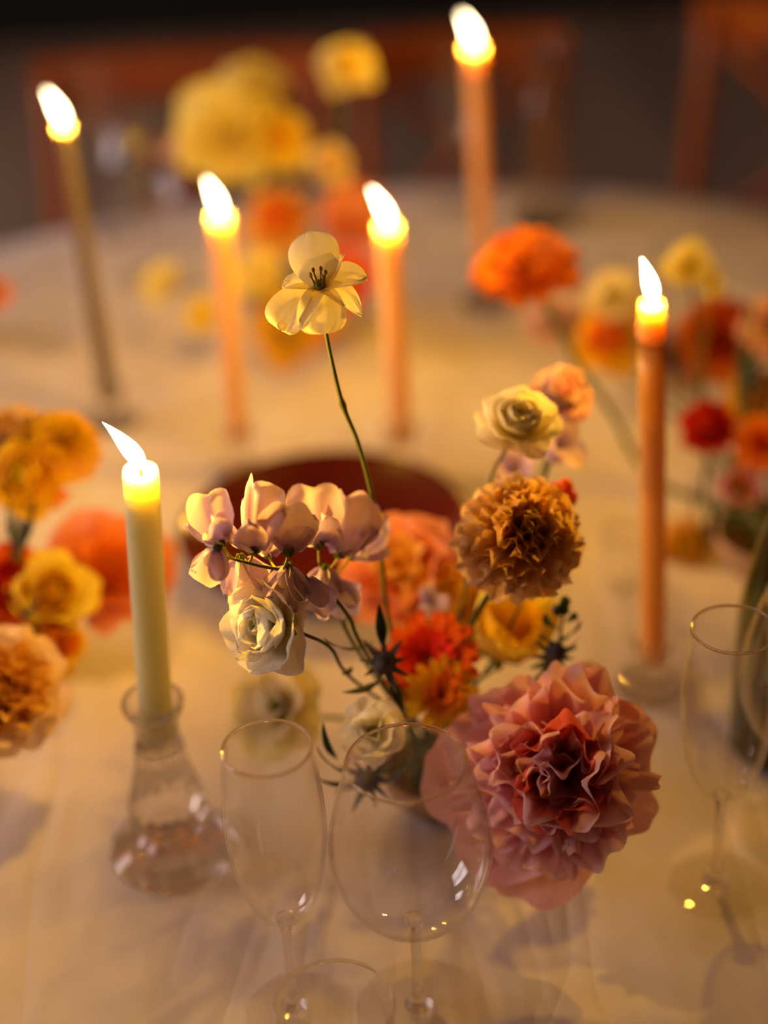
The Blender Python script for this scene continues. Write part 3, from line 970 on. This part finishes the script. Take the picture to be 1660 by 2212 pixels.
sweet_pea('lilac sweet pea spray blooming between the white bare stem and its twin',
          [(690, 1215, 1.17), (715, 1240, 1.18), (725, 1300, 1.19), (770, 1400, 1.22)],
          [(688, 1175, 1.165, (-.12, .2, 1), (-.3, -.9, 0), 1.2, 0),
           (735, 1195, 1.18, (.3, .2, .9), (.2, -.95, 0), 1.25, 2),
           (760, 1200, 1.20, (.6, .1, .6), (.3, -.9, .1), 1.1, 2),
           (700, 1225, 1.17, (-.1, -.1, -.9), (0, -1, 0), .9, 0),
           (708, 1258, 1.175, (.35, -.1, -.9), (.1, -.95, 0), 1.0, 1)],
          [('lilac', 'lilac'), ('violet', 'lilac'), ('mauve', 'lilac')])

flower('white_ranunculus', 'ranunculus', 'creamy white ranunculus facing the green candle, below the sweet peas', 572, 1352, .915, 168, (-.62, -.62, .42), ['white', 'white', 'greenwhite'], 'mid',
       via=[(662, 1372, .93), (715, 1400, .95), (765, 1470, .98)], stem='stemdark', sr=.0012,
       leaves=[((700, 1378, .945), (800, 1415, .99), .0045, 'leafdark'), ((762, 1440, .98), (738, 1462, .97), .003, 'leafdark')])
flower('white_lisianthus', 'lisianthus', 'white lisianthus with a green eye behind the wine glass rim', 806, 1580, .935, 150, (-.08, -.62, .78), ['white', 'white'], 'mid', centre=('olivecentre', .16, 1.3, .36), stem='stemdark',
       leaves=[((730, 1640, .95), (690, 1575, .93), .004, 'leafdark'), ((760, 1670, .95), (672, 1628, .93), .0045, 'leafdark'), ((770, 1690, .95), (668, 1690, .93), .004, 'leafdark'), ((840, 1680, .955), (905, 1630, .95), .006, 'leafdark')])

def thistle(label, px, py, y, diam, axis, bq='mid', brl=2.4, leaves=None, via=None):
    c = PY(px, py, y)
    r = diam * .5 * mpp(c)
    ft = foot_of(bq)
    t = thing('thistle', label, 'flower', ft, 'sea holly thistles')
    Mx = Matrix.Translation(c - ft) @ look(axis)
    v, f = ball(r * .85, 1.15, 14, 10)
    obj('cone', mesh('cone', v, f, M['thistle']), t, Mx)
    # spines over the cone: too small to pick apart
    v, f = [], []
    for i in range(150):
        z = 1 - 2 * (i + .5) / 150
        a = i * 2.39996
        n = Vector((math.sqrt(1 - z * z) * math.cos(a), math.sqrt(1 - z * z) * math.sin(a), z))
        p = Vector((n.x, n.y, n.z * 1.15)) * r * .82
        u = n.orthogonal().normalized() * r * .07
        w = n.cross(u).normalized() * r * .07
        k = len(v)
        v += [p + u, p - u * .5 + w, p - u * .5 - w, p + n * r * .32]
        f += [(k, k + 1, k + 3), (k + 1, k + 2, k + 3), (k + 2, k, k + 3)]
    o = obj('spines', mesh('spines', v, f, M['thistle'], False), t, Mx)
    o['kind'] = 'stuff'
    me = petal(r * brl, r * .34, 92, 70, cup=.6, ruf=.25, rf=3, tm=.35, e=1.2, b=.5, nu=9, nv=8, seed=8, serr=.03, mat=M['bract'])
    me.name = 'bract'
    for i in range(9):
        obj('bract', me, t, Mx @ Matrix.Translation((0, 0, -r * .8)) @ Matrix.Rotation(i * .698 + .2, 4, 'Z') @ Matrix.Rotation(rnd.uniform(-.25, .25), 4, 'Y') @ Matrix.Scale(rnd.uniform(.75, 1.15), 4))
    b, rr, h = BASES[bq]
    pts = [c, c - Vector(axis).normalized() * r * 1.5] + [PY(*q) for q in (via or [])] + [ft + Vector((0, 0, h)), ft]
    stem_part(t, pts, .0015, .0018, 'stemdark')
    for lv in (leaves or []):
        lp, le = PY(*lv[0]), PY(*lv[1])
        leaf(t, lp - ft, le - lp, (le - lp).length, lv[2], *lv[3:])
thistle('grey thistle head in front of the red orange gerbera', 830, 1432, .955, 54, (-.05, -.75, .65),
        leaves=[((829, 1400, .97), (818, 1300, .985), .0042, 'leafdark'), ((820, 1470, .965), (738, 1505, .95), .0042, 'leafdark'), ((845, 1470, .96), (872, 1535, .95), .0035, 'leafdark')])
thistle('grey blue thistle head above the pink peony', 1203, 1412, 1.0, 46, (.15, -.5, .85), via=[(1120, 1500, 1.01)],
        leaves=[((1190, 1420, 1.0), (1260, 1385, .99), .004, 'leafdark')])
thistle('spiky thistle seen through the wine glass', 790, 1688, .945, 52, (-.3, -.7, .35), brl=3.0)

flower('red_orange_gerbera', 'gerbera', 'red orange gerbera with a dark eye behind the grey thistle', 928, 1425, 1.01, 225, (-.2, -.66, .72), ['deeporange', 'red'], 'mid', centre=('darkdisc', .2, .5, .08))
flower('orange_zinnia', 'gerbera', 'yellow tipped orange zinnia directly below the red orange gerbera', 955, 1500, .985, 170, (.05, -.8, .55), ['gold', 'orange'], 'mid', centre=('darkdisc', .12, .5, .06))
flower('coral_peony', 'poppy', 'coral orange peony behind the bare stem of the white flower', 862, 1232, 1.13, 250, (-.12, -.45, .88), ['coral', 'apricot'], 'mid')
flower('yellow_tulip', 'tulip', 'yellow tulip below the peach carnation', 1102, 1360, 1.05, 190, (.25, -.25, .94), ['yellow', 'gold'], 'mid')
flower('orange_rose', 'ranunculus', 'small orange rose between the yellow tulip and the coral peony', 965, 1320, 1.09, 150, (.1, -.5, .85), ['apricot', 'gold', 'orange'], 'mid')
flower('peach_carnation', 'carnation', 'large peach and orange carnation below the pale yellow rose', 1126, 1156, 1.0, 245, (.12, -.62, .74), ['peach', 'apricot', 'gold'], 'mid',
       via=[(1085, 1245, 1.01), (1040, 1310, 1.02), (1000, 1395, 1.03)], stem='stemdark', sr=.0022)
flower('pale_yellow_rose', 'ranunculus', 'pale yellow rose on a thin stem above the peach carnation', 1122, 908, 1.06, 128, (.12, -.45, .9), ['cream', 'cream', 'cream'], 'mid',
       via=[(1085, 985, 1.075), (1060, 1040, 1.08), (1010, 1250, 1.07)], sr=.0013)
flower('pale_lilac_stock', 'carnation', 'pinkish lilac stock bloom behind the pale yellow rose', 1215, 850, 1.17, 120, (.2, -.5, .85), ['blush', 'mauve', 'blush'], 'mid', via=[(1190, 960, 1.16), (1120, 1180, 1.12)], lod=1)
flower('violet_stock', 'freesia', 'violet bloom between pale yellow rose and peach carnation', 1215, 965, 1.13, 130, (.5, -.5, .6), ['violet', 'lilac'], 'mid', via=[(1180, 1020, 1.13), (1120, 1180, 1.12)], lod=1)
flower('mauve_stock', 'freesia', 'mauve bloom tucked under the pale yellow rose', 1115, 1010, 1.12, 110, (-.3, -.6, .7), ['mauve', 'lilac'], 'mid', via=[(1110, 1060, 1.12), (1080, 1200, 1.12)], lod=1)
flower('lilac_floret', 'freesia', 'small lilac bloom between the coral peony and the gerbera', 935, 1300, 1.06, 80, (0, -.7, .7), ['mauve', 'violet'], 'mid', lod=1)
flower('cream_lisianthus', 'lisianthus', 'large pale cream bloom behind the champagne flute and white ranunculus', 598, 1525, 1.06, 230, (-.5, -.5, .72), ['lemon', 'cream'], 'mid', centre=('olivecentre', .14, 1.2, .34), lod=1)
flower('apricot_bloom', 'lisianthus', 'apricot bloom right behind the pink peony', 1275, 1490, 1.0, 120, (.5, -.4, .75), ['apricot', 'peach'], 'mid', lod=1)
def sprig():
    c = PY(1215, 1345, 1.02)
    ft = foot_of('mid')
    t = thing('leafy_sprig', 'small green leafy sprig next to the yellow tulip', 'foliage', ft)
    stem_part(t, [PY(1218, 1305, 1.02), c, PY(1190, 1440, 1.02), PY(1100, 1500, 1.01), ft + Vector((0, 0, .04)), ft], .001, .0015, 'stemdark')
    for (a, b, w) in (((1215, 1345), (1245, 1330), .008), ((1212, 1360), (1172, 1335), .008), ((1208, 1380), (1262, 1350), .007), ((1205, 1385), (1165, 1378), .007), ((1216, 1330), (1218, 1296), .005), ((1196, 1420), (1140, 1450), .004), ((1200, 1400), (1255, 1405), .004)):
        p, q = PY(a[0], a[1], 1.02), PY(b[0], b[1], 1.005)
        leaf(t, p - ft, q - p, (q - p).length, w, 'leaf')
    for (x, y) in ((1222, 1300), (1205, 1318)):
        v, f = ball(.004, 1.2, 8, 6)
        obj('bud', mesh('bud', v, f, M['bract']), t, Matrix.Translation(PY(x, y, 1.015) - ft))
sprig()
def bud_sprig():
    ft = foot_of('mid')
    t = thing('berry_sprig', 'thin sprig of orange buds beside the peach carnation', 'foliage', ft)
    stem_part(t, [PY(1222, 1060, 1.06), PY(1200, 1120, 1.06), PY(1150, 1250, 1.06), PY(1050, 1450, 1.03), ft + Vector((0, 0, .04)), ft], .001, .0014, 'stemdark')
    for (x, y) in ((1222, 1052), (1232, 1075), (1200, 1060)):
        v, f = ball(.0058, 1.2, 10, 6)
        obj('bud', mesh('bud', v, f, M['orange']), t, Matrix.Translation(PY(x, y, 1.06) - ft))
    for (a, b) in (((1215, 1075), (1178, 1060)), ((1220, 1072), (1245, 1092))):
        p, q = PY(a[0], a[1], 1.06), PY(b[0], b[1], 1.055)
        leaf(t, p - ft, q - p, (q - p).length, .003, 'leafdark')
bud_sprig()

def big_peony():
    c = PY(1205, 1662, .90)
    rad = 0.066
    ft = foot_of('mid')
    t = thing('pink_peony', 'large ruffled pink peony with broad pale guard petals beside the wine glass', 'flower', ft)
    ax = Vector((-.12, -.66, .62)).normalized()
    cb = c - ax * rad * .35
    Mx = Matrix.Translation(cb - ft) @ look(ax)
    g = dict(cup=.35, ruf=.14, rf=1.5, tm=.8, b=.3, nu=14, nv=22, fan=.32, rag=.08)
    k = dict(cup=.7, ruf=.28, rf=1.5, tm=.9, b=.24, nu=14, nv=24, fan=.30, rag=.12)
    n = dict(cup=.4, ruf=.35, rf=1.4, tm=.9, b=.4, nu=10, nv=8, fan=.4, rag=.05)
    RG = [(8, 1.2, .50, 100, 82, g, 'blush', -.10, .1), (9, 1.10, .42, 86, 64, g, 'pink', -.04, .2), (8, 1.02, .48, 70, 44, k, 'pink', 0, .3), (7, .96, .48, 54, 26, k, 'pink', .03, .35),
          (6, .9, .46, 40, 10, k, 'redpink', .05, .4), (5, .8, .42, 28, -4, k, 'pink', .06, .5), (4, .66, .36, 14, -12, k, 'pink', .06, .6), (20, 1.14, .13, 84, 58, n, 'blush', 0, .35)]
    for (cnt, L, Wd, a0, a1, kw, mk, lift, jt) in RG:
        ph = rnd.uniform(0, 6)
        for i in range(cnt):
            SEED[0] += 1
            me = petal(L * rad * rnd.uniform(.82, 1.08), Wd * rad * rnd.uniform(.85, 1.15), a0 + rnd.uniform(-8, 8), a1 + rnd.uniform(-20, 20), seed=SEED[0], mat=M[mk], **kw)
            obj('petal', me, t, Mx @ Matrix.Rotation(ph + 6.2832 * i / cnt + rnd.uniform(-.3, .3), 4, 'Z') @ Matrix.Translation((0, 0, lift * rad)) @ Matrix.Rotation(rnd.uniform(-jt, jt) * .7, 4, 'Y') @ Matrix.Rotation(rnd.uniform(-jt, jt) * .6, 4, 'X'))
    # broad drooping guard petals towards the wine glass and the cloth
    up = Mx.to_3x3()
    for i, (az_px, L, Wd) in enumerate((((868, 1700), .100, .038), ((905, 1625), .092, .034), ((985, 1800), .09, .036), ((1010, 1900), .098, .040), ((1140, 1965), .100, .042))):
        q = PY(az_px[0], az_px[1], .93)
        d = up.transposed() @ (q - cb)
        az = math.atan2(d.y, d.x)
        gp = petal(L, Wd, 104, 88 + 6 * i, cup=.35, ruf=.06, rf=1.4, tm=.85, b=.3, nu=12, nv=14, fan=.4, rag=.03, seed=900 + i, mat=M['blush'])
        obj('guard_petal', gp, t, Mx @ Matrix.Rotation(az, 4, 'Z') @ Matrix.Translation((0, 0, -.12 * rad)))
    calyx(t, Mx, rad)
    stem_part(t, [cb, cb - ax * .03, ft + Vector((.02, 0, .06)), ft], .0022, .0025, 'stemdark')
big_peony()

# ---- left arrangement ----------------------------------------------------------------
flower('peach_peony', 'peony', 'large peach peony next to the pale green candle, lowest of its bunch', 5, 1490, 1.02, 270, (.25, -.7, .65), ['peach', 'apricot', 'apricot'], 'left')
flower('orange_carnation', 'carnation', 'orange carnation beside the tip of the pale green candle', 135, 955, 1.22, 150, (.3, -.3, .9), ['apricot', 'gold', 'gold'], 'left', via=[(95, 1035, 1.2), (50, 1150, 1.18), (30, 1260, 1.17)], stem='stemdark', sr=.0024, lod=1)
flower('apricot_carnation', 'carnation', 'apricot carnation touching the orange one beside the green candle tip', 25, 945, 1.23, 150, (-.2, -.3, .9), ['apricot', 'peach', 'apricot'], 'left', via=[(30, 1060, 1.2), (30, 1160, 1.18), (22, 1260, 1.17)], stem='stemdark', lod=1)
flower('yellow_rose', 'ranunculus', 'yellow rose under the two orange carnations', 48, 1025, 1.19, 125, (-.1, -.8, .5), ['gold', 'gold', 'yellow'], 'left', via=[(45, 1090, 1.19), (40, 1160, 1.18), (26, 1260, 1.17)], stem='stemdark', lod=1,
       leaves=[((36, 1180, 1.17), (10, 1070, 1.17), .008, 'leafdark'), ((40, 1190, 1.17), (88, 1060, 1.18), .006, 'leafdark')])
flower('orange_bud', 'tulip', 'small orange tulip hanging under the orange carnation', 120, 1075, 1.21, 62, (.4, -.3, -.5), ['orange', 'apricot'], 'left', via=[(95, 1035, 1.2), (60, 1150, 1.18), (30, 1260, 1.17)], lod=1)
flower('coral_poppy', 'poppy', 'wide coral orange poppy behind the pale green candle', 235, 1235, 1.22, 270, (.2, -.45, .85), ['coral', 'orange'], 'left', lod=1)
flower('red_rose', 'ranunculus', 'red rose next to the round yellow ranunculus', 15, 1265, 1.15, 130, (0, -.6, .8), ['deeporange', 'red', 'red'], 'left', lod=1)
flower('yellow_ranunculus', 'ranunculus', 'round yellow ranunculus in front of the coral poppy', 115, 1280, 1.14, 125, (.2, -.7, .65), ['yellow', 'gold', 'gold'], 'left', lod=1)
flower('orange_ranunculus', 'ranunculus', 'orange ranunculus under the round yellow ranunculus', 115, 1385, 1.12, 110, (.5, -.6, .5), ['gold', 'orange', 'orange'], 'left', lod=1,
       leaves=[((70, 1350, 1.12), (110, 1450, 1.1), .007, 'leafdark'), ((40, 1330, 1.12), (90, 1300, 1.12), .006, 'leafdark')])
flower('orange_marigold', 'carnation', 'orange marigold alone in a small bowl beyond the grey candle', -20, 630, 1.75, 70, (0, -.4, .9), ['orange', 'apricot', 'orange'], 'alone', lod=1)

# ---- back arrangement ----------------------------------------------------------------
flower('yellow_peony', 'poppy', 'very large yellow peony in front of a brown chair', 492, 285, 1.97, 255, (.05, -.75, .6), ['lemon', 'lemon'], 'back', stem='stemdark', sr=.003, lod=1)
flower('yellow_parrot_tulip', 'poppy', 'frilled yellow tulip beside the very large yellow peony', 600, 300, 1.96, 150, (.5, -.6, .5), ['yellow', 'gold'], 'back', lod=1)
flower('lemon_rose', 'ranunculus', 'lemon rose peeking over the very large yellow peony', 545, 175, 2.0, 110, (.1, -.4, .9), ['lemon', 'lemon', 'yellow'], 'back', lod=1)
flower('yellow_globe', 'ranunculus', 'round yellow ranunculus on a tall stem against the chair rail', 750, 138, 1.98, 95, (.1, -.6, .8), ['lemon', 'yellow', 'gold'], 'back', via=[(735, 240, 1.97), (700, 420, 1.95)], lod=1)
flower('blush_rose', 'ranunculus', 'blush rose under the tall round yellow ranunculus', 712, 352, 1.93, 75, (.2, -.7, .6), ['cream', 'peach', 'peach'], 'back', lod=1)
flower('amber_rose', 'ranunculus', 'amber rose right below the very large yellow peony', 600, 470, 1.90, 120, (0, -.6, .8), ['apricot', 'orange', 'orange'], 'back', lod=1,
       leaves=[((640, 440, 1.9), (690, 370, 1.9), .012, 'leafdark'), ((600, 430, 1.9), (630, 350, 1.9), .01, 'leafdark')])
flower('coral_rose', 'poppy', 'wide coral rose behind the long-stemmed white flower', 770, 470, 1.93, 170, (.2, -.5, .8), ['coral', 'blush'], 'back', lod=1)
flower('vermilion_rose', 'poppy', 'vermilion rose between the white flower and a pink candle', 740, 600, 1.84, 150, (.1, -.7, .7), ['deeporange', 'orange'], 'back', lod=1)
flower('lemon_lisianthus', 'lisianthus', 'lemon lisianthus held out towards the slim grey candle', 345, 612, 1.84, 110, (-.5, -.5, .6), ['lemon', 'lemon'], 'back', lod=1)
flower('canary_lisianthus', 'lisianthus', 'canary yellow lisianthus touching a pink candle', 437, 680, 1.80, 95, (-.4, -.7, .5), ['yellow', 'yellow'], 'back', lod=1)
flower('butter_lisianthus', 'lisianthus', 'butter yellow lisianthus between a pink candle and the long-stemmed white flower', 560, 590, 1.84, 110, (-.2, -.7, .6), ['yellow', 'lemon'], 'back', lod=1)
flower('golden_rose', 'ranunculus', 'golden rose at the bottom of the far bunch', 620, 715, 1.80, 120, (0, -.8, .5), ['gold', 'yellow', 'gold'], 'back', lod=1)
flower('orange_lily', 'freesia', 'orange freesia beside the golden rose', 700, 690, 1.80, 100, (.3, -.7, .5), ['orange', 'apricot'], 'back', lod=1)
flower('violet_freesia', 'freesia', 'violet freesia at the side of the very large yellow peony', 372, 325, 1.95, 60, (-.5, -.5, .5), ['violet', 'mauve'], 'back', lod=1)

# ---- right arrangement ----------------------------------------------------------------
flower('orange_ranunculus_tall', 'poppy', 'big orange ranunculus leaning out on a long green stem', 1140, 585, 1.42, 210, (-.15, -.35, .9), ['orange', 'orange'], 'right', via=[(1180, 660, 1.43), (1245, 780, 1.42), (1320, 890, 1.41), (1420, 1040, 1.40)], stem='stem', sr=.0028)
bpy.data.objects['orange_ranunculus_tall'].name = 'tall_orange_ranunculus'
flower('yellow_freesia', 'freesia', 'pale yellow freesia beside the flame of the brown candle', 1488, 575, 1.44, 120, (-.1, -.75, .6), ['lemon', 'lemon'], 'right', centre=('olivecentre', .2, 1, .4), via=[(1500, 660, 1.44), (1510, 800, 1.43), (1530, 1000, 1.40)], stem='stemdark')
flower('lemon_freesia', 'freesia', 'smaller lemon freesia on the same side as the pale yellow one', 1535, 612, 1.43, 80, (.6, -.6, .4), ['lemon', 'yellow'], 'right', centre=('olivecentre', .2, 1, .4), via=[(1530, 680, 1.44), (1520, 800, 1.43), (1535, 1000, 1.40)])
flower('cream_ranunculus', 'lisianthus', 'cream bloom between orange ranunculus and brown candle', 1325, 640, 1.55, 130, (-.1, -.5, .8), ['cream', 'cream'], 'right', centre=('olivecentre', .2, 1, .4), lod=1)
flower('marigold_rose', 'ranunculus', 'marigold orange rose under the cream bloom', 1318, 728, 1.55, 110, (-.2, -.6, .7), ['gold', 'orange', 'orange'], 'right', lod=1)
flower('mauve_rose', 'ranunculus', 'mauve rose under the big leaning orange ranunculus', 1195, 690, 1.62, 90, (-.2, -.6, .7), ['mauve', 'mauve', 'lilac'], 'right', lod=1)
flower('lilac_rose', 'carnation', 'dusky lilac carnation right behind the brown candle', 1462, 770, 1.56, 130, (0, -.6, .8), ['mauve', 'violet', 'mauve'], 'right', lod=1)
flower('rust_dahlia', 'carnation', 'rust orange dahlia behind the yellow freesia stem', 1560, 730, 1.55, 170, (0, -.6, .8), ['orange', 'deeporange', 'deeporange'], 'right', lod=1)
flower('blush_carnation', 'carnation', 'blush carnation above dark leaves near the bottle', 1665, 700, 1.45, 120, (-.3, -.5, .8), ['blush', 'peach', 'blush'], 'right', lod=1,
       leaves=[((1600, 820, 1.44), (1650, 755, 1.44), .014, 'leafdark'), ((1610, 830, 1.44), (1670, 800, 1.43), .014, 'leafdark'), ((1600, 900, 1.43), (1625, 640, 1.46), .009, 'stemdark')])
flower('amber_dahlia', 'carnation', 'amber dahlia between the rust dahlia and the bottle', 1640, 860, 1.47, 120, (-.1, -.6, .7), ['gold', 'apricot', 'apricot'], 'right', lod=1)
flower('red_ball_flower', 'ball', 'bright red ball ranunculus beside the brown candle', 1530, 920, 1.38, 112, (-.12, -.55, .8), ['red', 'red'], 'right', lod=1, stem='stemdark', sr=.0022, via=[(1528, 1000, 1.38), (1535, 1100, 1.385)],
       leaves=[((1540, 1190, 1.37), (1478, 1050, 1.37), .009, 'leafdark'), ((1545, 1190, 1.37), (1590, 1070, 1.37), .008, 'leafdark'), ((1542, 1190, 1.37), (1540, 1060, 1.375), .007, 'leafdark')])
flower('tangerine_rose', 'poppy', 'tangerine rose between the red ball flower and the bottle', 1650, 960, 1.36, 120, (-.2, -.6, .7), ['orange', 'deeporange'], 'right', lod=1)
flower('pale_pink_tulip', 'tulip', 'pale pink tulip below the red ball flower', 1600, 1060, 1.36, 100, (-.1, -.5, .8), ['blush', 'pink'], 'right', lod=1)
flower('honey_rose', 'ranunculus', 'honey coloured rose low beside the brown candle', 1475, 1180, 1.37, 90, (-.3, -.7, .6), ['apricot', 'gold', 'gold'], 'right', lod=1)
